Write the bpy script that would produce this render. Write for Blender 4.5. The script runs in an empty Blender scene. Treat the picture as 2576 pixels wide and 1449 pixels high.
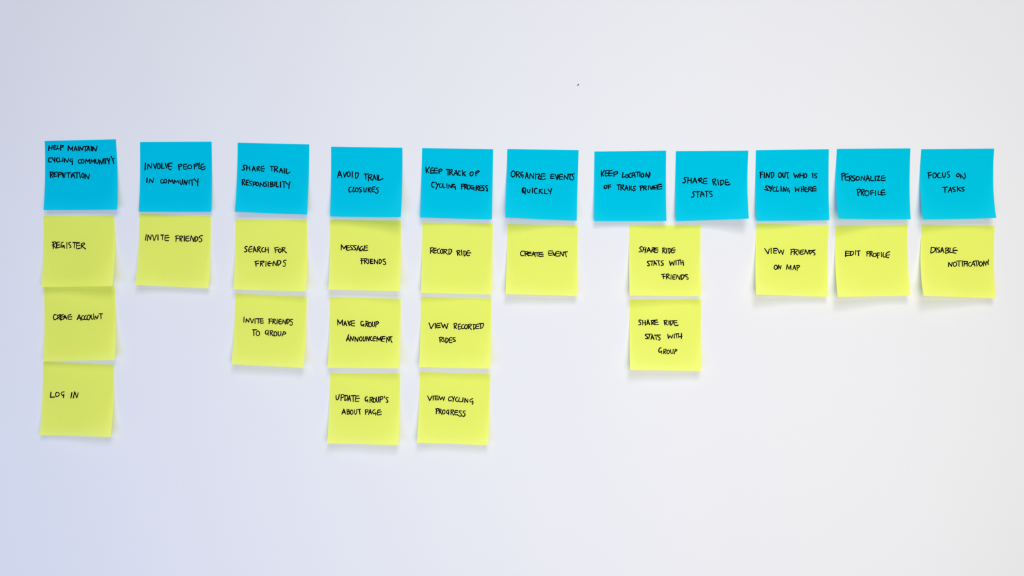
import bpy, math
import numpy as np

# ------------------------------------------------------------------ camera, light, exposure
W, H = 2576.0, 1449.0
PX = 0.0762 / 180.5            # metres on the wall per photo pixel (a note is 76 mm wide)
LENS = 28.0
DIST = W * PX * LENS / 36.0    # camera to wall
CZ = 1.45                      # height of the picture centre above the floor
scene = bpy.context.scene
coll = scene.collection

cam_data = bpy.data.cameras.new('camera')
cam_data.lens = LENS
cam_data.sensor_width = 36.0
cam_data.sensor_fit = 'HORIZONTAL'
cam_data.clip_start = 0.01
cam = bpy.data.objects.new('camera', cam_data)
cam.location = (0, -DIST, CZ)
cam.rotation_euler = (math.radians(90), 0, 0)
coll.objects.link(cam)
scene.camera = cam

scene.view_settings.view_transform = 'Standard'
scene.view_settings.look = 'None'
scene.view_settings.gamma = 1.0
scene.view_settings.use_curve_mapping = False
scene.view_settings.exposure = 0.0

world = bpy.data.worlds.new('world')
scene.world = world
world.use_nodes = True
bg = world.node_tree.nodes['Background']
bg.inputs['Color'].default_value = (0.95, 0.97, 1.0, 1)
bg.inputs['Strength'].default_value = 0.15


def area(name, loc, target, size, size_y, power, color, spread=180):
    l = bpy.data.lights.new(name, 'AREA')
    l.shape = 'RECTANGLE'
    l.size, l.size_y = size, size_y
    l.energy = power
    l.color = color
    l.spread = math.radians(spread)
    o = bpy.data.objects.new(name, l)
    o.location = loc
    d = np.array(target, float) - np.array(loc, float)
    o.rotation_euler = (math.atan2(math.hypot(d[0], d[1]), -d[2]), 0, math.atan2(d[1], d[0]) - math.pi / 2)
    coll.objects.link(o)
    return o


# ceiling panel in front of the wall, an added warm fill right of the camera, an added cool fill to the left
area('ceiling_panel_light', (0.12, -2.05, 2.9), (0.1, 0, 1.2), 2.0, 1.0, 21.5, (0.88, 0.93, 1.0))
area('ceiling_downlight', (0.25, -1.25, 2.9), (0.25, 0, 1.05), 0.5, 0.35, 2.6, (0.98, 0.96, 0.98), 95)
area('warm_fill_light', (0.39, -1.08, 1.2), (0.12, 0, 1.3), 0.9, 0.9, 9.3, (1.0, 0.92, 0.76))
area('cool_fill_light', (-0.89, -1.2, 0.88), (-0.27, 0, 1.3), 1.0, 1.0, 11.3, (0.36, 0.50, 1.0))

# ------------------------------------------------------------------ materials


def paint(name, color, tcol=None,  rough=0.75, spec=0.3, trans=0.0, grain=0.0, scale=900.0, vary=0.0):
    m = bpy.data.materials.new(name)
    m.use_nodes = True
    nt = m.node_tree
    bs = nt.nodes['Principled BSDF']
    out = nt.nodes['Material Output']
    bs.inputs['Base Color'].default_value = (*color, 1)
    bs.inputs['Roughness'].default_value = rough
    bs.inputs['Specular IOR Level'].default_value = spec
    co = nt.nodes.new('ShaderNodeTexCoord')
    if grain:
        n = nt.nodes.new('ShaderNodeTexNoise')
        n.inputs['Scale'].default_value = scale
        n.inputs['Detail'].default_value = 4
        nt.links.new(co.outputs['Object'], n.inputs['Vector'])
        b = nt.nodes.new('ShaderNodeBump')
        b.inputs['Strength'].default_value = grain
        b.inputs['Distance'].default_value = 0.0003
        nt.links.new(n.outputs['Fac'], b.inputs['Height'])
        nt.links.new(b.outputs['Normal'], bs.inputs['Normal'])
    if vary:
        n2 = nt.nodes.new('ShaderNodeTexNoise')
        n2.inputs['Scale'].default_value = 35
        n2.inputs['Detail'].default_value = 5
        nt.links.new(co.outputs['Object'], n2.inputs['Vector'])
        mx = nt.nodes.new('ShaderNodeMix')
        mx.data_type = 'RGBA'
        mx.inputs[6].default_value = (*[c * (1 - vary) for c in color], 1)
        mx.inputs[7].default_value = (*[min(1, c * (1 + vary)) for c in color], 1)
        nt.links.new(n2.outputs['Fac'], mx.inputs[0])
        nt.links.new(mx.outputs[2], bs.inputs['Base Color'])
    if trans:
        t = nt.nodes.new('ShaderNodeBsdfTranslucent')
        t.inputs['Color'].default_value = (*(tcol or color), 1)
        ms = nt.nodes.new('ShaderNodeMixShader')
        ms.inputs[0].default_value = trans
        nt.links.new(bs.outputs[0], ms.inputs[1])
        nt.links.new(t.outputs[0], ms.inputs[2])
        nt.links.new(ms.outputs[0], out.inputs['Surface'])
    return m


M_WALL = paint('white_wall_paint', (0.72, 0.72, 0.72), None, 0.8, 0.1, grain=0.25, scale=260.0, vary=0.006)
M_BLUE = paint('cyan_paper', (0.0, 0.56, 0.745), (0.05, 0.70, 0.85), 0.7, 0.0, trans=0.2, grain=0.2, vary=0.02)
M_YELLOW = paint('yellow_paper', (0.92, 0.975, 0.14), (0.90, 1.0, 0.40), 0.6, 0.3, trans=0.36, grain=0.2, vary=0.02)
M_INK = paint('black_marker_ink', (0.005, 0.005, 0.008), None, 0.9, 0.0)
M_NAVY = paint('navy_pen_ink', (0.01, 0.05, 0.16), None, 0.6, 0.2)


def link_mesh(name, verts, faces, mat, parent=None, smooth=False, origin=(0, 0, 0)):
    me = bpy.data.meshes.new(name)
    o = np.array(origin, float)
    me.from_pydata((np.asarray(verts) - o).tolist(), [], faces)
    me.materials.append(mat)
    if smooth:
        me.polygons.foreach_set('use_smooth', [True] * len(me.polygons))
    me.update()
    ob = bpy.data.objects.new(name, me)
    if parent is not None:
        ob.parent = parent
    ob.location = origin if parent is None else tuple(o - np.array(parent.location))
    coll.objects.link(ob)
    return ob


# ------------------------------------------------------------------ the wall
def build_wall():
    x0, x1, z0, z1, t = -2.6, 2.6, 0.0, 2.9, 0.12
    v = [(x0, 0, z0), (x1, 0, z0), (x1, 0, z1), (x0, 0, z1), (x0, t, z0), (x1, t, z0), (x1, t, z1), (x0, t, z1)]
    f = [(0, 1, 2, 3), (5, 4, 7, 6), (0, 4, 5, 1), (3, 2, 6, 7), (0, 3, 7, 4), (1, 5, 6, 2)]
    w = link_mesh('wall_back', v, f, M_WALL)
    w['kind'] = 'structure'
    w['label'] = 'plain white painted wall behind the sticky notes'
    return w


# pixel <-> wall: a pixel and a lift off the wall give a real point in the room
def unproject(px, py, lift):
    k = (DIST - lift) * 36.0 / LENS / W
    return (px - W / 2) * k, -lift, CZ - (py - H / 2) * k


def project(P):
    k = (DIST + P[:, 1]) * 36.0 / LENS / W
    return np.stack([P[:, 0] / k + W / 2, (CZ - P[:, 2]) / k + H / 2], 1)


def disc_strokes(strokes, width):
    """pixel strokes -> flat marker line: a quad per segment, a small disc per point"""
    pts, faces, lay = [], [], []
    for si, s in enumerate(strokes):
        n = len(s)
        rad = []
        for i in range(n):
            t = i / max(1, n - 1)
            rad.append(width / 2 * (1.0 + 0.10 * math.sin(1.7 * si + 3.1 * t)))
        for i, p in enumerate(s):
            b = len(pts)
            for k in range(10):
                a = 2 * math.pi * k / 10
                pts.append((p[0] + rad[i] * math.cos(a), p[1] + rad[i] * math.sin(a)))
            lay += [(si % 24) * 2 + 1] * 10
            faces.append(tuple(range(b + 9, b - 1, -1)))
        for i in range(n - 1):
            p, q = s[i], s[i + 1]
            d = q - p
            L = math.hypot(*d)
            if L < 1e-4:
                continue
            nx, ny = -d[1] / L, d[0] / L
            b = len(pts)
            pts += [(p[0] + nx * rad[i], p[1] + ny * rad[i]), (q[0] + nx * rad[i + 1], q[1] + ny * rad[i + 1]),
                    (q[0] - nx * rad[i + 1], q[1] - ny * rad[i + 1]), (p[0] - nx * rad[i], p[1] - ny * rad[i])]
            lay += [(si % 24) * 2] * 4
            faces.append((b, b + 1, b + 2, b + 3))
    return np.array(pts), faces, np.array(lay) * 6e-7


def resample(pts, smooth, step=1.6):
    pts = [np.array(p, float) for p in pts]
    if smooth and len(pts) > 2:
        closed = np.allclose(pts[0], pts[-1])
        out = []
        n = len(pts)
        for i in range(n - 1):
            p1, p2 = pts[i], pts[i + 1]
            p0 = pts[i - 1] if i > 0 else (pts[-2] if closed else 2 * p1 - p2)
            p3 = pts[i + 2] if i + 2 < n else (pts[1] if closed else 2 * p2 - p1)
            m = max(2, int(np.hypot(*(p2 - p1)) / step))
            for k in range(m):
                t = k / m
                out.append(0.5 * (2 * p1 + (p2 - p0) * t + (2 * p0 - 5 * p1 + 4 * p2 - p3) * t * t
                                  + (-p0 + 3 * p1 - 3 * p2 + p3) * t ** 3))
        out.append(pts[-1])
        return out
    out = []
    for a, b in zip(pts[:-1], pts[1:]):
        m = max(1, int(np.hypot(*(b - a)) / 3.0))
        for k in range(m):
            out.append(a + (b - a) * k / m)
    out.append(pts[-1])
    return out


Z0 = 0.00025       # glued edge stands this far off the wall (glue and paper)
THICK = 0.00012


class Sheet:
    def __init__(self, corners, lift_l, lift_r, curl_l=0.0, curl_r=0.0):
        self.ll, self.lr, self.cl, self.cr = lift_l, lift_r, curl_l, curl_r
        TL, TR, BR, BL = corners
        self.px = TL[0] + TL[1]
        self.A = np.array(unproject(*TL, Z0 + THICK))
        self.B = np.array(unproject(*TR, Z0 + THICK))
        self.C = np.array(unproject(*BR, float(self.lift(np.array([1.0]), np.array([1.0]))[0])))
        self.D = np.array(unproject(*BL, float(self.lift(np.array([0.0]), np.array([1.0]))[0])))

    def lift(self, u, v):
        s = np.clip((v - 0.14) / 0.86, 0, 1.1)
        w = u * u * (3 - 2 * u)
        base = self.ll * (1 - w) + self.lr * w
        base = base * (1 - 0.10 * 4 * u * (1 - u))
        h = base * (0.25 * s + 0.75 * s ** 2.6)
        h = h + 0.0004 * s * np.sin(2 * math.pi * 1.15 * u + 900 * self.ll + 400 * self.lr + 60 * self.px)
        h = h + self.cl * np.clip((1 - u) - 0.55 + (v - 0.55), 0, 2) ** 2
        h = h + self.cr * np.clip(u - 0.55 + (v - 0.55), 0, 2) ** 2
        return Z0 + THICK + h

    def at(self, u, v, off=0.0):
        u = np.asarray(u, float); v = np.asarray(v, float)
        a, b, c, d = [k[None, :] for k in (self.A, self.B, self.C, self.D)]
        U, V = u[:, None], v[:, None]
        P = a * (1 - U) * (1 - V) + b * U * (1 - V) + c * U * V + d * (1 - U) * V
        P[:, 1] = -(self.lift(u, v) + off)
        return P

    def invert(self, pix):
        u = np.full(len(pix), 0.5); v = np.full(len(pix), 0.5)
        e = 1e-4
        for _ in range(7):
            p = project(self.at(u, v))
            du = (project(self.at(u + e, v)) - p) / e
            dv = (project(self.at(u, v + e)) - p) / e
            r = pix - p
            det = du[:, 0] * dv[:, 1] - du[:, 1] * dv[:, 0]
            u = u + (r[:, 0] * dv[:, 1] - r[:, 1] * dv[:, 0]) / det
            v = v + (du[:, 0] * r[:, 1] - du[:, 1] * r[:, 0]) / det
        return u, v


def build_note(spec, mat, label, group, text):
    sh = Sheet(spec['corners'], *spec['lift'])
    n = 22
    g = np.linspace(0, 1, n + 1)
    uu, vv = np.meshgrid(g, g)
    u, v = uu.ravel(), vv.ravel()
    verts = sh.at(u, v)
    faces = []
    for j in range(n):
        for i in range(n):
            a = j * (n + 1) + i
            faces.append((a, a + n + 1, a + n + 2, a + 1))
    org = tuple((sh.A + sh.B) / 2)
    note = bpy.data.objects.new('sticky_note', None)
    note.empty_display_size = 0.01
    note.location = org
    coll.objects.link(note)
    link_mesh('paper_sheet', verts, faces, mat, parent=note, origin=org, smooth=True)
    note['label'] = label
    note['category'] = 'sticky note'
    note['group'] = group
    for li, line in enumerate(spec['lines']):
        pts, fc, lay = disc_strokes(line, spec['pen'])
        U, V = sh.invert(pts)
        P = sh.at(U, V, 0.00006 + lay)
        hw = link_mesh('handwriting', P, fc, M_INK, parent=note, origin=org)
        hw['label'] = 'black handwritten capitals reading ' + text[li]
    return note


def parse(data):
    notes = []
    for ln in data.strip().splitlines():
        ln = ln.strip()
        if not ln:
            continue
        if ln[0] == '#':
            head, cor, name = [q.strip() for q in ln[1:].split('|')]
            col, ox, oy = head.split()
            ox, oy = float(ox), float(oy)
            tr = lambda s: tuple(c / 6.9 + o for c, o in zip(map(float, s.split(',')), (ox, oy)))
            cur = dict(colour=col, corners=[tr(c) for c in cor.split()], glyphs=[], name=name)
            notes.append(cur)
        else:
            g = []
            for st in ln.split(';'):
                st = st.strip()
                sm = st.startswith('~')
                p = [tr(c) for c in st.lstrip('~').split()]
                g.append(resample(p, sm))
            cur['glyphs'].append(g)
    for c in notes:
        lines, last = [[]], -1e9
        for g in c['glyphs']:
            ys = [p[1] for s in g for p in s]
            mx = (min(ys) + max(ys)) / 2
            if mx > last + 16 and lines[-1]:
                lines.append([])
            lines[-1] += g
            last = mx
        c['lines'] = lines
    return notes


DATA = """
# blue 90 340 | 155,102 1390,72 1410,1292 132,1300 | HELP MAINTAIN COMMUNITY
232,182 225,266; 226,224 285,222; 285,178 280,250
~352,180 318,178 312,200 312,232 330,246 362,240; 315,205 350,206
380,178 372,240 408,236
430,175 432,262; ~430,185 470,178 480,188 465,205 435,214
560,270 566,182 608,252 644,200 634,276
664,272 690,192 716,270; 672,245 712,243
738,190 740,262
762,268 768,200 808,262 826,196
828,200 908,192; 866,198 858,280
884,270 916,196 938,270; 890,246 934,244
958,192 964,268; 970,196 986,272
990,272 992,202 1042,276 1066,190
~266,396 236,396 220,430 228,462 268,466
288,392 302,428; 332,386 330,466; ~300,430 318,440 330,425
~388,392 366,404 362,440 378,466 408,462
410,396 408,440; ~408,440 418,456 444,452; 472,392 470,452; 444,452 470,452
496,470 500,405 552,472 572,404
~640,412 605,418 590,446 610,458 636,452; ~636,440 634,480 642,504; 628,504 646,502
~782,424 750,426 740,464 756,490 782,486
~810,420 792,440 796,476 816,488 836,470 834,436 810,420
862,490 870,418 902,462 936,414 934,494
956,490 964,424 994,466 1022,416 1022,492
~1042,420 1040,462 1054,492 1074,490 1086,460 1088,418
1106,510 1112,434 1148,498 1166,424
1184,414 1184,496
1170,412 1246,408; 1214,410 1212,492
1244,404 1256,446; 1284,402 1270,452 1270,504; ~1256,446 1266,456 1274,446
1309,366 1315,392
1358,404 1334,409 1330,426 1346,446 1352,494
260,640 254,738; ~262,645 292,640 302,660 286,682 262,688; 268,690 302,736; 246,630 260,700
~370,640 330,648 318,680 322,716 366,710; 320,680 352,676; 334,645 372,640
386,650 394,728; ~394,655 428,648 446,664 430,684 396,692
~460,650 464,700 480,732 500,724 512,650; 476,730 486,670
536,656 606,652; 570,656 566,736
614,738 646,660 680,742; 624,712 670,706; 618,735 622,680
664,654 760,650; 716,656 714,744
756,654 776,744
~818,662 800,690 806,730 824,740 838,716 836,676 818,662
856,752 862,672 912,760 934,670
# blue 340 340 | 84,120 1326,112 1322,1332 62,1330 | INVOLVE PEOPLE IN COMMUNITY
180,484 172,602
212,590 226,502 274,574 292,492
320,502 350,588 372,490
~406,490 388,520 392,570 412,582 434,558 428,508 406,490
464,488 462,578 508,572
524,492 546,574; 546,572 566,500
~630,486 592,488 582,520; 590,540 636,546; ~584,500 576,560 602,600 624,590; 580,488 638,488
752,512 766,604; ~750,518 800,504 812,514 798,534 764,546
~866,504 838,516 836,560 844,590 892,588; 840,550 886,546; 840,512 896,504
~944,516 918,536 914,570 938,582 972,574 982,540 960,518 944,516
1024,508 1030,586; ~1020,520 1070,492 1092,500 1072,526 1032,540
1114,482 1104,580 1142,578
~1184,500 1152,510 1142,560 1152,594 1188,598 1214,574; 1146,560 1212,548
208,744 204,820
246,824 256,762 304,820 324,744
~480,766 446,776 444,814 462,834 492,826
~520,764 498,790 504,822 528,828 548,808 544,776 520,764
576,842 586,768 614,812 650,774 660,834
676,840 686,782 712,820 742,784 758,832
~778,784 784,836 800,856 816,846 826,770
844,856 858,788 886,856 906,782
936,784 936,848
944,780 1022,776; 984,782 992,868
1026,756 1064,806 1090,812; 1094,758 1086,812 1086,882
# blue 580 350 | 122,62 1365,92 1328,1310 72,1262 | SHARE TRAIL RESPONSIBILITY
~262,458 232,452 218,474 232,494 242,520 222,540 200,530
282,462 280,542; 280,502 332,498; 332,464 334,540
376,550 402,472 432,556; 382,522 420,520
458,488 462,552; ~456,490 488,472 500,486 480,510 464,514; 470,516 506,552
~574,470 538,480 530,510 534,550 578,556; 532,514 590,514
688,470 744,474; 714,474 716,554
760,482 764,568; ~752,480 800,476 820,492 800,516 768,524; 776,526 826,568
848,580 876,504 906,584; 856,552 898,548
932,508 936,590
~970,514 968,580 990,598 1032,570
204,706 208,796; ~200,706 236,698 246,714 232,736 208,744; 212,750 248,794
~320,712 280,716 270,750 276,794 308,796; 272,754 304,752
~372,730 338,734 332,756 360,776 362,798 332,808
394,748 392,814; ~388,750 424,742 438,756 426,778 396,786
~462,752 442,770 446,800 466,810 488,792 484,762 462,752
510,826 516,756 566,818 576,744
~632,740 602,744 596,766 622,786 624,812 586,820
656,748 654,832
~694,746 694,826; ~694,748 726,744 736,762 698,782 ; ~698,784 738,790 742,812 694,826
772,742 768,812
800,744 796,826 832,828; ~796,826 820,832 832,826
868,740 868,834
902,738 950,738; 926,740 930,840
~950,736 976,772 998,782; 1032,742 1016,800 1012,854
# blue 820 350 | 90,132 1328,150 1298,1352 70,1342 | AVOID TRAIL CLOSURES
200,672 236,550 278,672; 212,628 270,622; 234,550 240,574
302,574 326,658 356,578
~394,564 372,590 372,636 394,652 418,630 416,584 394,564
458,566 456,664
~514,576 514,664 526,682 548,660 568,600 550,586 514,590
658,606 738,604; 690,608 692,700
738,630 738,724; ~736,632 782,614 798,632 776,662 746,668; 756,670 796,710
812,712 838,622 870,710; 818,680 862,674
888,620 890,710
~912,626 908,690 918,714 990,686
~440,832 412,838 396,880 410,918 440,912
~486,832 472,870 468,912 490,914 500,900
~530,844 512,866 516,906 540,914 560,890 554,856 530,844
~622,838 590,842 580,860 606,880 612,912 584,918
~656,846 660,900 676,918 692,900 700,846
734,860 732,922; ~728,856 764,840 770,858 740,882; 744,886 780,922
~852,830 812,834 796,870 806,908 840,912; 800,874 846,868
~918,842 888,844 880,866 904,894 898,930 876,940 850,922
# blue 1050 360 | 82,88 1316,105 1292,1325 46,1292 | KEEP TRACK OF CYCLING PROGRESS
148,416 154,518; 208,418 162,470 198,518
~276,428 244,432 230,470 230,524; 232,478 280,474; 228,522 290,518
~344,436 304,436 292,470 294,516 352,518; 292,480 344,476
372,462 376,524; ~370,466 410,450 430,464 412,486 380,494
502,458 560,460; 530,460 532,552
558,480 564,552; ~556,480 592,458 606,476 590,500 568,506; 574,508 624,560
634,556 672,470 696,556; 644,528 692,524
~742,486 716,490 706,530 722,558 750,556
782,470 790,562; 836,494 796,520 836,572
~954,500 922,512 912,550 936,570 966,546 970,516 954,500
1010,504 1018,570; 1006,506 1060,474; 1016,532 1074,490
~292,684 262,682 246,720 258,762 290,764
320,682 346,728; 368,700 344,744 324,800
~412,704 382,716 380,752 400,772 420,760
~440,704 442,740 450,774 482,770
512,706 514,782
542,780 548,720 590,778 604,712
~650,718 622,722 612,752 632,764 654,754; 654,752 660,808
764,714 768,800; ~762,714 804,712 814,728 796,746 772,752
820,716 824,796; ~822,718 856,722 860,742 832,758; 836,760 876,802
~896,728 870,744 872,792 896,800 916,776 912,740 896,728
~966,734 936,738 926,776 948,796 974,786; ~956,766 984,764 980,790 984,818
1020,744 1020,822; ~1018,746 1052,740 1062,756 1028,782; 1036,782 1066,820
~1110,740 1082,744 1072,780 1082,822 1116,820; 1076,784 1116,776
~1160,738 1134,742 1128,764 1154,784 1152,818 1128,822
~1218,738 1192,742 1184,764 1212,790 1214,834 1192,822
# blue 1260 360 | 112,102 1350,124 1318,1346 78,1292 | ORGANIZE EVENTS QUICKLY
~216,482 184,512 180,560 206,588 240,566 246,516 216,482
268,498 270,592; ~262,500 312,498 324,518 300,542 274,546; 282,548 332,596
~380,500 352,512 344,550 362,576; ~362,550 382,548; ~384,552 386,580 378,604
424,612 450,512 476,610; 432,580 468,574
500,614 510,530 566,612 572,524
604,520 602,626
~622,546 662,534 674,548 650,590 654,616 700,624
~770,532 708,536 700,580 704,630 774,620; 672,576 766,572; 660,622 700,628
~924,542 878,540 866,574 868,612 922,612; 868,578 918,574
944,548 974,634 990,546; ~972,632 988,600 996,560
~1072,544 1024,542 1012,580 1020,628 1064,626; 1014,586 1070,582
1096,630 1104,558 1158,630 1168,548
1160,540 1232,540; ~1206,542 1196,600 1202,634
~1274,534 1246,538 1240,568 1264,592 1262,624 1234,642 1204,624
~404,776 372,796 374,850 404,864 428,842 428,798 404,776; ~392,780 382,810 386,850; 396,826 428,884
~458,810 466,850 484,862 500,846 506,802
548,780 550,866
~624,786 592,792 582,836 602,874 632,870
668,796 664,876; ~722,804 690,810 670,836; 676,834 730,882
762,802 758,876 810,880
~818,796 834,826 862,838; 882,786 866,840 858,884
# blue 1480 365 | 108,112 1352,96 1358,1316 104,1318 | KEEP LOCATION OF TRAILS PRIVATE
224,440 230,548; 280,438 234,500 266,536
~352,440 306,446 294,480 296,534 350,528; 296,490 348,486
~412,440 370,446 358,480 360,532 412,526; 354,492 422,486
442,468 446,544; ~440,474 488,460 512,472 490,500 450,508
~602,476 594,530 586,562; ~586,560 620,552 640,548
~672,512 648,524 646,552 668,568 692,550 688,522 672,512
~742,486 712,500 702,530 714,560 742,560
758,556 760,490; 758,530 806,522; ~760,490 786,478 800,500 812,556
820,470 894,466; 858,470 856,546
896,466 894,542
~938,492 916,512 920,550 940,556 962,536 958,504 938,492
996,548 1004,482 1048,568 1062,476; ~1062,470 1072,510 1048,568
~300,696 278,710 278,748 302,752 322,730 318,704 300,696
346,694 348,758; 338,696 384,690; 350,726 386,722
500,692 560,688; 526,694 526,776
566,712 566,780; ~562,712 604,690 612,706 596,730 574,736; 580,738 620,776
634,784 662,700 690,784; 642,752 684,750
712,706 712,784
~742,712 738,770 756,780 772,772
~820,716 786,718 778,740 808,760 812,782 790,792 774,786
902,716 910,788; ~894,716 938,704 946,722 928,740 908,746
962,722 962,784; ~956,720 996,706 1006,722 990,742 968,748; 976,750 1012,778
1044,704 1042,772
1068,712 1092,770 1112,712
1116,768 1140,700 1156,768; 1120,742 1160,738; 1122,768 1126,712
1164,696 1220,692; 1190,696 1196,768; 1168,740 1190,738
~1270,680 1216,690 1206,730 1218,770 1276,752; 1208,730 1280,714; 1206,700 1204,760
# blue 1685 365 | 106,104 1362,96 1374,1275 106,1318 | SHARE RIDE STATS
~296,562 256,566 248,584 268,606 270,636 246,658 224,650
318,562 308,660; 312,616 376,608; 370,566 372,658
398,656 434,572 466,656; 406,628 460,624
492,618 512,576; 514,576 514,640; ~500,586 548,572 556,590 540,612 512,620; 520,618 566,660
~644,578 596,584 582,620 590,666 644,668; 586,630 642,626
740,596 760,690; ~738,600 788,588 796,606 780,632 754,640; 764,640 806,696
830,602 848,688
880,618 884,704; ~876,618 924,610 934,640 918,676 884,694
~1004,600 968,602 962,640 966,684 1010,692 1044,676; 966,648 1022,644
~440,808 408,812 402,836 420,860 408,898 372,904
454,812 522,806; 488,812 484,910
532,900 550,806 562,820; ~556,812 584,850 596,890; 540,862 588,856; 534,900 540,840
612,806 672,800; 636,806 642,904
~730,806 698,808 688,830 726,856 734,884 704,898
# blue 1890 360 | 82,125 1346,105 1356,1338 92,1350 | FIND OUT WHO IS CYCLING WHERE
158,504 162,606; 146,510 202,498; 162,550 196,538
226,510 224,600
254,602 266,518 306,600 322,512
348,520 350,600; ~340,514 382,510 392,540 378,584 346,606
~498,514 474,534 474,580 500,598 522,572 520,530 498,514
~548,520 546,570 560,596 580,586 588,516
600,514 648,512; 624,516 630,606; 630,606 648,606
734,520 764,606; 764,606 778,550 806,600; ~806,600 816,560 820,540
846,522 842,602; 846,566 904,556; 900,520 906,608
~938,530 916,552 920,590 942,598 962,578 960,542 938,530
1066,524 1068,596; 1056,528 1068,524
~1142,530 1108,534 1098,556 1128,576 1132,600 1100,602
~282,742 256,746 250,766 276,788 266,812 226,806; ~258,812 290,820 312,818
~296,756 330,760; ~302,746 318,776 336,786; 366,742 346,800 330,842
~414,764 382,780 378,822 402,842 428,828
~446,752 440,830 460,836 478,828
516,752 518,834
552,840 560,762 592,838 612,762
~650,790 628,800 622,826 642,832 662,824; 662,824 662,862
760,764 766,842; 766,842 792,790 822,836; 822,836 830,776
868,754 874,842; 870,806 914,796; 906,752 912,836
~962,764 936,772 930,810 942,844 974,842; 936,800 972,796
998,770 990,840; ~992,768 1032,760 1042,778 1024,798 1000,804; 1010,804 1056,840
~1116,752 1072,762 1060,800 1066,828 1126,826; 1064,796 1128,790
# blue 2095 360 | 74,100 1348,92 1354,1324 98,1310 | PERSONALIZE PROFILE
158,532 162,646; ~148,536 192,524 210,540 196,562 166,574
~268,534 222,540 214,580 218,636 268,648; 214,590 264,584
286,580 290,662; ~280,576 318,566 326,584 308,606 290,612; 298,612 336,656
~384,566 352,570 342,592 372,614 384,640 354,656
~430,580 406,596 406,636 432,646 460,624 458,592 430,580
490,648 498,574 548,644 554,568
572,660 604,558 638,654; 582,622 630,616
662,576 658,644; ~658,644 680,656 710,650
736,570 738,656
~758,578 806,570 800,590 772,646; 772,648 822,646
~890,562 850,574 844,610 846,650 904,648; 848,612 914,600
426,808 440,912; ~418,810 464,798 482,816 466,846 434,858
496,816 494,904; ~488,818 530,804 546,822 526,846 498,856; 506,858 538,910
~590,824 560,846 560,896 594,916 624,892 626,846 590,824
656,830 662,900; 646,832 694,822; 660,868 706,858
740,826 740,908
~790,830 786,890 830,894 858,904
~898,812 850,820 840,856 848,890 862,906; 832,862 906,854; 850,902 912,892
# blue 2305 360 | 86,105 1352,95 1390,1300 118,1325 | FOCUS ON TASKS
212,512 218,612; 202,516 262,506; 218,560 262,552
~316,518 292,536 292,590 324,602 346,576 344,534 316,518
~406,520 376,532 368,570 384,600 432,598
~454,518 462,580 480,596 500,576 506,514
~572,496 546,500 536,524 566,552 576,584 542,598
~726,528 700,544 700,576 728,584 746,564 746,540 726,528
768,606 772,548; ~760,544 800,588 828,622; ~828,622 852,590 840,522
450,768 544,762; 496,768 498,858
554,852 592,766 618,852; 568,820 610,816
~672,764 640,768 632,790 668,812 674,834 644,842
712,756 716,838; ~770,768 742,782 718,796; ~722,796 750,820 776,832
~832,766 800,770 792,790 824,808 828,826 798,838
# yellow 90 530 | 132,92 1358,84 1330,1310 90,1325 | REGISTER
304,552 302,656; ~286,552 334,540 348,556 326,580 286,598; 300,594 352,652
~414,546 366,552 362,580 366,644 424,630; 364,600 414,592; 370,548 362,640
~478,546 448,560 438,600 448,634 476,624 488,606; 446,610 492,606; 490,604 496,652
542,552 540,654
~608,548 576,558 574,580 606,610 610,634 590,644
644,552 700,554; 672,556 668,648
~758,560 712,570 710,610 716,660 772,650; 712,606 768,600; 700,556 758,556
794,572 790,650; ~788,584 820,560 846,564 842,586 790,616; 800,612 866,666
# yellow 90 710 | 142,66 1366,52 1368,1350 124,1370 | CREAE ACCOUNT
~356,566 330,562 308,590 306,624 328,652 352,642 372,624
382,570 384,640; ~376,576 424,562 436,576 404,604; 392,606 440,660
~478,562 436,580 432,610 444,644 484,640; 438,608 484,596; 388,572 470,566
484,640 504,572 538,642; 492,618 536,612
~612,560 564,572 560,600 568,644 626,640; 562,604 626,598
718,650 752,566 788,660; 726,624 786,620
~830,578 802,590 796,630 812,652 838,644
~876,576 848,596 846,636 868,652 888,634
~924,568 896,590 892,636 912,654 936,632 946,590 924,568
~962,566 964,620 980,644 1004,620 1004,548
1022,648 1034,586 1064,638 1084,578
1096,548 1160,548; 1130,550 1134,636
# yellow 90 900 | 130,66 1352,122 1300,1374 64,1342 | LOG IN
264,596 256,686 328,682
~366,600 344,628 352,668 372,674 404,650 404,618 376,598 366,600
~492,592 456,598 442,624 460,652 488,640; 490,634 482,692
628,600 610,702
650,700 676,590 712,696 738,606; 672,596 690,620
# yellow 330 530 | 144,55 1384,98 1340,1348 68,1290 | INVITE FRIENDS
264,416 246,512
280,520 294,422 334,502 350,418
372,424 398,522 436,424
466,418 466,510
514,424 566,422; 542,426 544,506
~648,428 596,432 588,470 592,516 650,520; 592,474 658,464
782,450 776,536; 764,444 818,432; 778,490 828,478
846,450 850,526; ~838,446 880,440 892,456 872,482 850,492; 858,490 880,534
922,434 922,528
~1004,440 960,448 948,480 956,524 1008,524; 950,484 1004,476
1026,520 1042,432 1084,534 1094,470
1112,448 1110,538; ~1112,448 1148,460 1160,484 1140,520 1108,538
~1240,432 1198,438 1182,462 1220,490 1226,520 1198,544 1178,530
# yellow 575 540 | 118,88 1358,95 1345,1332 78,1300 | SEARCH FOR FRIENDS
~326,554 294,556 284,580 312,604 318,630 294,648 272,642
~406,552 368,562 352,600 356,646 408,640; 358,604 408,594
430,654 446,556 482,646; 440,618 478,612
508,566 506,646; ~500,564 540,556 552,570 532,592 510,602; 514,602 560,656
~606,568 580,592 580,632 602,646 636,634
640,572 636,648; 640,614 690,608; 688,566 692,664
~862,566 812,574 796,580; 808,578 812,660; 812,616 856,608
~884,592 866,620 872,648 892,656 914,632 908,602 884,592
936,578 932,650; ~924,576 972,566 980,584 956,606 936,612; 944,612 1006,662
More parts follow.
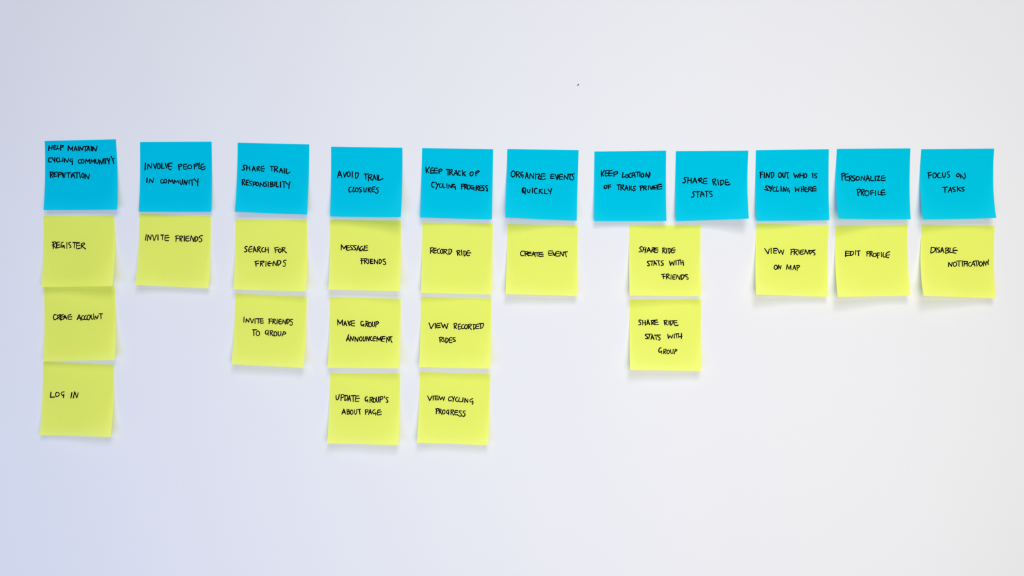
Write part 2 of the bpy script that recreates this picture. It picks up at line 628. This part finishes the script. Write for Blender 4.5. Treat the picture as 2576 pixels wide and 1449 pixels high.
470,818 478,896; 456,818 524,802; 472,856 522,846
558,818 552,892; ~546,816 604,806 616,820 590,838 560,848; 566,848 598,896
650,808 648,896
~720,812 690,824 680,850 692,882 722,888; 684,852 762,840
770,886 784,806 828,886 846,800
856,804 856,884; ~846,800 884,796 908,816 896,850 858,884
~998,790 962,796 954,818 984,844 982,886 960,902 942,888
# yellow 575 725 | 118,95 1358,150 1300,1385 46,1322 | INVITE FRIENDS TO GROUP
270,500 264,590
300,594 310,534 350,588 360,524
378,528 406,606 436,536
458,532 460,610
472,530 598,530; 516,534 514,610
~598,534 556,540 552,604 606,604; 556,572 602,568
708,538 704,616; 694,536 750,532; 708,576 752,570
778,544 768,612; ~766,546 802,536 814,552 794,574 776,580; 782,580 818,622
846,536 840,616
~912,542 878,548 872,600 890,620 922,616; 876,580 920,574
938,608 946,544 990,624 1000,550
1018,540 1014,618; ~1010,538 1046,540 1056,566 1038,600 1012,620
~1112,542 1076,546 1070,568 1104,592 1106,628 1084,646 1062,632
418,722 488,722; 438,724 440,824
~506,742 480,770 482,808 508,824 536,806 536,762 506,742
~676,730 648,738 638,776 656,800 690,780; 690,740 686,820
728,744 722,822; ~716,742 756,736 770,752 750,772 728,784; 734,782 778,828
~810,752 790,780 794,818 816,830 838,806 834,770 810,752
~862,752 862,802 874,828 896,822 910,780 908,752
928,830 958,752; ~958,752 990,770 988,792 948,798
# yellow 815 540 | 106,92 1336,102 1318,1328 74,1302 | MESSAGE FRIENDS
298,612 302,522 346,590 384,536 390,612
~440,538 404,542 396,580 398,616 448,614; 396,578 446,572
~502,536 468,536 464,558 490,586 492,608 464,608
~562,536 528,538 516,552 550,590 544,612 512,612
568,626 596,536 622,630; 576,600 616,596
~666,550 636,564 626,600 636,626 660,614 676,590; 678,588 684,628
~756,540 712,548 704,590 706,624 760,616; 704,578 752,576; 700,540 704,580
656,764 654,856; 640,764 690,768; 632,796 690,796
706,770 704,848; ~694,766 740,764 750,780 730,800 704,804; 712,806 756,852
778,770 772,846
~846,774 808,780 802,820 808,848 850,846; 802,812 848,808; 812,772 812,848
876,850 874,776 930,856 934,786
~960,778 958,846 980,842 1002,814 988,784 958,776
~1062,772 1028,778 1028,800 1068,826 1070,856 1050,872 1028,856
# yellow 815 730 | 104,120 1335,150 1300,1358 60,1345 | MAKE GROUP ANNOUNCEMENT
240,608 238,512 278,584 320,518 322,608
346,612 368,536 394,618; 354,588 388,586
414,530 440,616; 468,534 424,572 478,612
~528,530 484,534 474,576 480,614 534,620; 478,576 534,572
~680,544 648,544 640,584 660,620 686,590; 690,588 692,632
732,536 722,632; ~722,540 762,548 770,566 740,582; 734,584 766,636
~798,556 776,590 784,630 808,638 824,608 818,570 798,556
~842,550 840,610 856,636 876,614 880,552
906,546 898,640; ~900,550 940,548 946,570 924,588 906,592
390,882 430,770; 416,810 446,884; 390,850 430,850
454,884 462,800 500,876 516,806
538,890 540,812 584,890 594,816
~636,808 616,836 622,872 646,882 660,858 656,822 636,808
~684,806 680,864 694,886 712,870 720,810
738,884 744,804 778,878 788,806
~830,806 806,820 806,860 826,876 850,866
~902,804 862,812 850,840 860,880 888,876; 850,840 910,832
918,888 924,810 956,870 984,812 990,888
~1060,806 1020,810 1006,846 1010,888 1046,890; 980,850 1060,842; 1000,806 1060,804
1084,906 1092,816 1130,886 1146,812
1120,812 1184,808; 1160,812 1164,880 1180,906
# yellow 815 920 | 108,125 1325,138 1292,1378 52,1352 | UPDATE GROUP'S ABOUT PAGE
~210,516 212,570 226,592 252,570 266,496
300,510 294,606; ~296,506 336,500 352,520 334,548 300,556
368,518 362,602; ~366,516 404,518 412,550 396,590 362,606
416,608 444,516 462,616; 424,580 458,576
470,520 548,518; 506,524 510,626
~606,524 562,528 550,570 548,618 606,616; 550,572 616,566
~750,538 724,548 714,586 728,616 754,592; 758,590 762,634
800,548 798,640; ~798,550 840,548 848,564 826,588 802,594; 812,594 852,636
~868,562 854,600 864,634 890,628 898,590 868,562
~908,546 912,608 926,636 946,616 946,544
976,544 972,634; ~968,544 1012,536 1026,552 1008,580 976,590
1054,528 1052,560
~1114,552 1084,554 1078,574 1104,600 1106,634 1080,632
312,842 344,752 372,838; 322,812 368,808
400,762 402,842; ~398,762 432,758 434,782 406,798; ~408,800 444,800 446,830 402,842
~480,768 458,794 464,834 486,844 502,818 498,782 480,768
~530,764 528,816 544,844 566,820 570,760
586,760 636,754; 614,760 624,844
720,770 722,844; ~716,768 756,762 766,782 748,800 722,808
774,846 802,760 826,840; 782,816 818,812
~884,764 854,776 846,812 866,838 886,818; ~886,816 902,820 898,858
~978,768 938,774 926,812 930,852 998,844; 928,812 1000,800
# yellow 1045 545 | 122,102 1346,122 1326,1350 94,1324 | RECORD RIDE
266,548 262,640; ~258,544 300,540 320,556 296,584 270,596; 276,598 322,628
~360,548 324,552 320,590 328,632 362,626; 322,590 380,580
~418,558 388,572 380,610 400,638 432,628
~458,562 436,590 440,630 458,644 476,618 474,580 458,562
500,568 494,644; ~488,570 530,568 550,578 530,598 502,610; 512,610 558,654
584,570 580,650; ~578,566 612,564 630,588 612,636 582,656
724,592 734,674; ~710,602 748,586 774,598 760,622 734,632; 742,632 776,672
798,582 808,670
~842,598 844,670 852,684 876,650 884,620 862,598 834,598
~936,590 904,594 894,630 898,678 942,674; 896,630 962,628
# yellow 1045 735 | 98,86 1322,112 1300,1328 62,1302 | VIEW RECORDED RIDES
236,534 272,634 324,544
346,540 346,628
~432,540 376,548 370,590 372,618 432,610; 370,584 424,578
446,530 482,618 508,556 542,634 566,544
672,548 674,634; ~666,552 706,540 722,558 700,584 676,596; 682,598 714,634
~780,552 750,560 744,600 748,642 794,634; 746,602 796,596
~844,558 812,570 802,610 816,638 844,626
~878,562 854,596 862,630 884,638 904,604 898,572 878,562
926,564 922,638; ~918,562 964,554 976,570 950,592 924,600; 934,602 972,648
1010,562 1012,648; ~1000,558 1046,566 1048,600 1014,650
~1106,552 1066,558 1052,590 1056,634 1104,628; 1054,596 1100,590
1130,552 1132,630; ~1110,548 1176,544 1182,570 1160,616 1124,632
420,788 430,868; ~410,792 450,782 472,794 456,818 430,828; 438,828 478,862
488,782 500,862
~530,794 528,874 552,866 572,824 556,800 524,796
~632,786 598,794 588,830 592,874 636,872; 590,836 636,830
~692,790 658,790 654,812 686,830 690,852 654,856
# yellow 1040 920 | 116,108 1338,148 1296,1380 60,1336 | VIEW CYCLING PROGRESS
246,526 284,606 324,526
344,524 344,600
~430,528 384,532 378,560 384,592 438,588; 380,564 440,560; 366,526 430,526
446,530 474,590 500,544 526,604 538,540
~656,542 622,546 606,584 622,612 660,600
668,532 694,580; 714,536 694,580 686,630
~762,546 738,564 732,600 752,624 776,612
~796,556 788,618 816,624 850,622; 862,556 856,624
892,636 896,566 944,640 946,576
~1028,572 990,588 980,612 1000,632 1028,618; ~1028,612 1034,640 1022,668
402,750 396,836; ~386,752 430,744 442,760 424,784 400,790
450,758 444,832; ~436,750 476,756 480,774 452,792; 458,794 496,848
~528,766 504,790 506,828 530,838 548,814 546,778 528,766
~606,768 582,778 574,812 594,832 610,808; 612,770 612,848
654,774 652,852; ~648,772 690,768 700,786 664,812; 670,814 698,858
~768,776 728,782 718,816 722,850 766,850; 718,814 766,808
~832,784 800,784 796,804 830,836 828,872 806,876 760,852
~902,784 868,788 864,808 894,836 894,862 870,882 852,870
# yellow 1260 550 | 116,96 1340,118 1330,1342 84,1310 | CREATE EVENT
~404,564 368,564 344,592 346,628 364,646 398,640
420,578 422,650; ~408,572 456,574 472,582 448,602 426,608; 432,608 484,640
~520,582 482,586 464,610 476,644 524,636; 470,608 530,602
540,650 564,576 600,658; 550,622 592,616
576,594 640,590; 628,594 630,652
~722,586 680,590 662,616 664,656 736,650; 664,620 736,618; 640,590 700,590
~900,560 832,562 832,600 836,638 896,632; 820,604 888,600
902,580 926,644 956,584
~1012,568 966,572 950,600 956,648 1012,648; 956,608 1008,600
1024,650 1034,576 1080,648 1096,590
1080,584 1160,574; 1120,582 1126,620 1136,664
# yellow 1570 550 | 92,112 1330,110 1338,1345 96,1335 | SHARE RIDE STATS WITH FRIENDS
~320,494 294,486 274,504 278,524 300,548 294,574 258,576
346,494 318,580; 332,544 378,536; 380,496 364,594
396,584 426,500 462,582; 408,556 456,552
492,504 474,582; ~488,504 526,504 532,522 508,540 488,544; 492,546 524,586
~586,508 548,514 530,544 538,588 566,588 590,574; 538,544 590,544; 512,516 560,508
676,508 670,596; ~668,516 706,510 714,530 690,550 674,554; 680,556 722,602
742,516 738,596
~776,516 780,604 796,586 812,546 800,522 770,520
~880,504 836,516 822,548 826,588 852,594 880,572; 826,548 888,544
~450,738 412,742 408,764 436,790 432,818 406,816
458,740 516,734; 486,740 480,812
514,814 524,734 562,806; 526,778 560,776
560,730 620,732; 596,736 610,812
~684,732 648,736 646,758 680,784 676,806 644,810
788,736 806,812 832,752 860,810 872,730
900,724 902,802
920,726 976,716; 950,724 944,806
982,718 988,800; 988,768 1028,760; 1020,722 1030,810
678,964 686,1044; 650,972 708,962; 670,1008 718,1002
738,970 738,1046; ~730,966 768,962 782,980 756,1002 740,1006; 748,1006 790,1044
818,974 812,1052
~896,976 854,978 842,1020 852,1052 886,1050; 844,1018 886,1012
908,1040 918,976 962,1056 972,986
992,984 990,1056; ~988,978 1030,980 1040,1010 1022,1038 996,1062
~1098,972 1056,978 1054,994 1088,1010 1112,1032 1108,1054 1086,1048
# yellow 1570 735 | 100,130 1340,128 1344,1368 104,1355 | SHARE RIDE STATS WITH GROUP
~300,488 268,482 256,504 284,530 288,562 250,568
322,488 322,572; 322,534 372,528; 366,488 370,572
396,564 414,478 444,568; 404,540 442,536
478,498 480,566; ~466,494 510,488 522,504 498,526 482,532; 484,532 530,566
~574,484 540,490 534,524 540,560 596,560; 536,524 586,520; 510,490 574,482
700,498 706,572; ~688,498 730,486 748,500 730,524 706,532; 712,532 750,570
778,496 780,568
~800,498 808,574 822,566 846,520 840,498 800,502
~918,490 870,502 864,536 880,574 912,580 940,570; 866,530 918,530; 836,498 876,494
~420,728 376,732 372,750 404,778 408,804 372,806
414,730 480,728; 440,732 430,810
466,822 486,740 520,824; 476,796 516,794
526,746 580,744; 552,750 560,822
~632,744 590,746 584,766 622,796 620,830 590,828
758,732 770,802 796,756 826,798; 826,798 844,740
870,730 872,798
884,728 950,718; 908,730 916,798
944,722 946,788; 946,776 1006,766; 996,716 994,804
~642,966 616,974 602,1006 608,1040 632,1040 648,1020; 652,1020 652,1068
690,1002 680,1068; ~688,996 722,988 732,1004 708,1030 690,1036; 692,1038 724,1070
~768,1006 744,1030 744,1056 764,1068 786,1050 788,1020 768,1006
~808,996 806,1040 826,1066 848,1048 852,990
890,994 868,1070; ~888,992 916,1000 912,1016 884,1028
# yellow 1890 550 | 94,88 1344,118 1338,1358 86,1318 | VIEW FRIENDS ON MAP
232,520 290,610 312,526
344,514 346,606
~448,518 392,520 394,560 390,598 440,598; 388,560 438,554; 388,518 446,516
458,530 488,602 514,546 544,622 564,540
694,536 688,624; 682,536 742,528; 690,582 732,570
748,540 744,628; ~742,540 790,532 800,552 776,576 750,584; 758,586 804,632
824,546 828,616
~908,542 860,552 846,584 858,620 908,612; 848,584 898,576
926,612 940,542 978,614 996,556
1010,560 1018,622; ~990,552 1052,556 1052,580 1024,612; 1010,556 1080,556
~1106,546 1070,554 1066,576 1100,598 1104,624 1082,634
~426,806 400,826 396,860 420,880 446,866 452,830 426,806
464,876 474,804 504,876 518,816
612,878 622,796 654,876 684,812 688,886
720,886 748,812 772,888; 728,858 770,856
792,816 798,902; ~784,814 830,812 838,832 812,852 794,858
# yellow 2090 550 | 88,130 1332,102 1384,1335 124,1362 | EDIT PROFILE
~328,570 262,566 256,604 262,640 326,638; 256,602 324,600; 262,562 256,658; 250,640 262,656
~346,568 342,640 372,630 398,600 388,574 330,568
430,554 430,632
448,562 508,558; 480,560 482,644
630,576 626,652; ~618,580 660,568 676,580 658,604 628,608
684,572 678,654; ~676,570 706,566 718,580 700,604 682,610; 688,610 728,656
~752,600 732,622 736,652 762,662 786,640 782,608 752,600
808,592 802,640 816,686; 800,600 852,596; 796,640 842,632
878,586 880,664
~912,588 906,650 924,666 960,664
~1022,574 976,592 956,624 964,664 990,682 1006,672; 962,636 1022,626
# yellow 2305 550 | 98,106 1358,122 1380,1385 128,1340 | DISABLE NOTIFICATIONS
~262,496 254,590 290,584 328,546 320,508 264,498; 262,496 248,598
344,496 344,590
~404,508 368,512 370,532 400,554 402,578 374,582
424,584 448,498 478,592; 430,560 470,558
512,512 508,602; ~504,514 550,508 562,526 530,552; ~530,552 558,558 564,580 510,606
588,508 582,588 630,586
~690,502 644,514 636,546 648,590 688,600; 638,552 712,550
560,832 564,760 612,830 624,758
~672,752 642,782 644,814 668,830 694,812 700,776 672,752
700,738 778,734; 740,740 740,826
798,734 800,828
834,746 828,828; 818,742 888,746; 832,786 880,780
884,748 884,826
~948,756 914,772 906,806 930,828 954,822
950,826 992,742 1018,822; 970,794 1014,790
1004,738 1074,732; 1042,738 1054,824
1082,736 1086,800
~1120,748 1092,776 1096,810 1116,824 1144,800 1146,766 1120,748
1164,822 1170,736 1208,812 1212,748
1212,746 1242,762; 1254,714 1240,770 1252,796
"""

# label, text lines, lift of lower left and lower right corner in mm, curl of each corner in mm
NOTES = [
 ("blue sticky note reading HELP MAINTAIN CYCLING COMMUNITY'S REPUTATION, at the left end of the row", ["HELP MAINTAIN", "CYCLING COMMUNITY'S", "REPUTATION"], 6, 7, 0, 0),
 ("blue sticky note reading INVOLVE PEOPLE IN COMMUNITY, second in the top row", ["INVOLVE PEOPLE", "IN COMMUNITY"], 5, 5, 0, 0),
 ("blue sticky note reading SHARE TRAIL RESPONSIBILITY, above the note SEARCH FOR FRIENDS", ["SHARE TRAIL", "RESPONSIBILITY"], 8, 7, 0, 0),
 ("blue sticky note reading AVOID TRAIL CLOSURES, its lower right corner curling off the wall", ["AVOID TRAIL", "CLOSURES"], 8, 10, 0, 8),
 ("blue sticky note reading KEEP TRACK OF CYCLING PROGRESS, above the note RECORD RIDE", ["KEEP TRACK OF", "CYCLING PROGRESS"], 7, 7, 0, 0),
 ("blue sticky note reading ORGANIZE EVENTS QUICKLY, above the note CREATE EVENT", ["ORGANIZE EVENTS", "QUICKLY"], 10, 7, 5, 0),
 ("blue sticky note reading KEEP LOCATION OF TRAILS PRIVATE, left of SHARE RIDE STATS", ["KEEP LOCATION", "OF TRAILS PRIVATE"], 6, 7, 0, 0),
 ("blue sticky note reading SHARE RIDE STATS, its lower right corner curled up", ["SHARE RIDE", "STATS"], 7, 8, 0, 7),
 ("blue sticky note reading FIND OUT WHO IS CYCLING WHERE, above the note VIEW FRIENDS", ["FIND OUT WHO IS", "CYCLING WHERE"], 8, 5, 0, 0),
 ("blue sticky note reading PERSONALIZE PROFILE, its lower left corner curled up", ["PERSONALIZE", "PROFILE"], 10, 7, 7, 0),
 ("blue sticky note reading FOCUS ON TASKS, at the right end of the top row", ["FOCUS ON", "TASKS"], 8, 7, 6, 5),
 ("yellow sticky note reading REGISTER, overlapping the top of the note below it", ["REGISTER"], 7, 12, 0, 0),
 ("yellow sticky note reading CREAE ACCOUNT, partly under the note reading REGISTER", ["CREAE ACCOUNT"], 6, 9, 0, 0),
 ("yellow sticky note reading LOG IN, lowest of the leftmost column", ["LOG IN"], 6, 9, 0, 0),
 ("yellow sticky note reading only INVITE FRIENDS, alone under the second blue note", ["INVITE FRIENDS"], 8, 6, 0, 0),
 ("yellow sticky note reading SEARCH FOR FRIENDS, under the blue note SHARE TRAIL RESPONSIBILITY", ["SEARCH FOR", "FRIENDS"], 8, 10, 0, 0),
 ("yellow sticky note reading INVITE FRIENDS TO GROUP, lower of two in the third column", ["INVITE FRIENDS", "TO GROUP"], 9, 10, 0, 0),
 ("yellow sticky note reading MESSAGE FRIENDS, under the blue note AVOID TRAIL CLOSURES", ["MESSAGE", "FRIENDS"], 9, 11, 0, 0),
 ("yellow sticky note reading MAKE GROUP ANNOUNCEMENT, in the middle of the fourth column", ["MAKE GROUP", "ANNOUNCEMENT"], 9, 12, 0, 0),
 ("yellow sticky note reading UPDATE GROUP'S ABOUT PAGE, lowest of the fourth column", ["UPDATE GROUP'S", "ABOUT PAGE"], 9, 10, 0, 0),
 ("yellow sticky note reading RECORD RIDE, under the blue note KEEP TRACK", ["RECORD RIDE"], 8, 6, 0, 0),
 ("yellow sticky note reading VIEW RECORDED RIDES, in the middle of the fifth column", ["VIEW RECORDED", "RIDES"], 10, 11, 0, 0),
 ("yellow sticky note reading VIEW CYCLING PROGRESS, lowest of the fifth column", ["VIEW CYCLING", "PROGRESS"], 9, 8, 0, 0),
 ("yellow sticky note reading CREATE EVENT, alone under the blue note ORGANIZE EVENTS QUICKLY", ["CREATE EVENT"], 10, 8, 0, 0),
 ("yellow sticky note reading SHARE RIDE STATS WITH FRIENDS, below a gap between two blue notes", ["SHARE RIDE", "STATS WITH", "FRIENDS"], 11, 8, 0, 0),
 ("yellow sticky note reading SHARE RIDE STATS WITH GROUP, with a deep yellow top band", ["SHARE RIDE", "STATS WITH", "GROUP"], 11, 9, 0, 0),
 ("yellow sticky note reading VIEW FRIENDS ON MAP, under the blue note FIND OUT", ["VIEW FRIENDS", "ON MAP"], 12, 6, 0, 0),
 ("yellow sticky note reading EDIT PROFILE, under the blue note PERSONALIZE PROFILE", ["EDIT PROFILE"], 11, 8, 3, 0),
 ("yellow sticky note reading DISABLE NOTIFICATIONS, at the right end of the yellow row", ["DISABLE", "NOTIFICATIONS"], 12, 7, 4, 0),
]

wall = build_wall()
specs = parse(DATA)
assert len(specs) == len(NOTES), (len(specs), len(NOTES))
for sp, (label, text, l, r, cl, cr) in zip(specs, NOTES):
    assert len(sp['lines']) == len(text), (sp['name'], len(sp['lines']), len(text))
    sp['lift'] = (l / 1000, r / 1000, cl / 1000, cr / 1000)
    blue = sp['colour'] == 'blue'
    sp['pen'] = 2.75 if blue else 2.5
    build_note(sp, M_BLUE if blue else M_YELLOW, label,
               'blue sticky notes in the top row' if blue else 'yellow sticky notes below the blue row', text)

# the small pen tick on the bare wall
pts, fc, lay = disc_strokes([resample([(1453.5, 214.6), (1455.5, 212.4)], False)], 2.6)
P = np.array([unproject(x, y, 0.00006 + k) for (x, y), k in zip(pts, lay)])
mark = link_mesh('pen_mark', P, fc, M_NAVY, parent=wall)
mark['label'] = 'tiny navy pen tick on the bare wall above the notes'
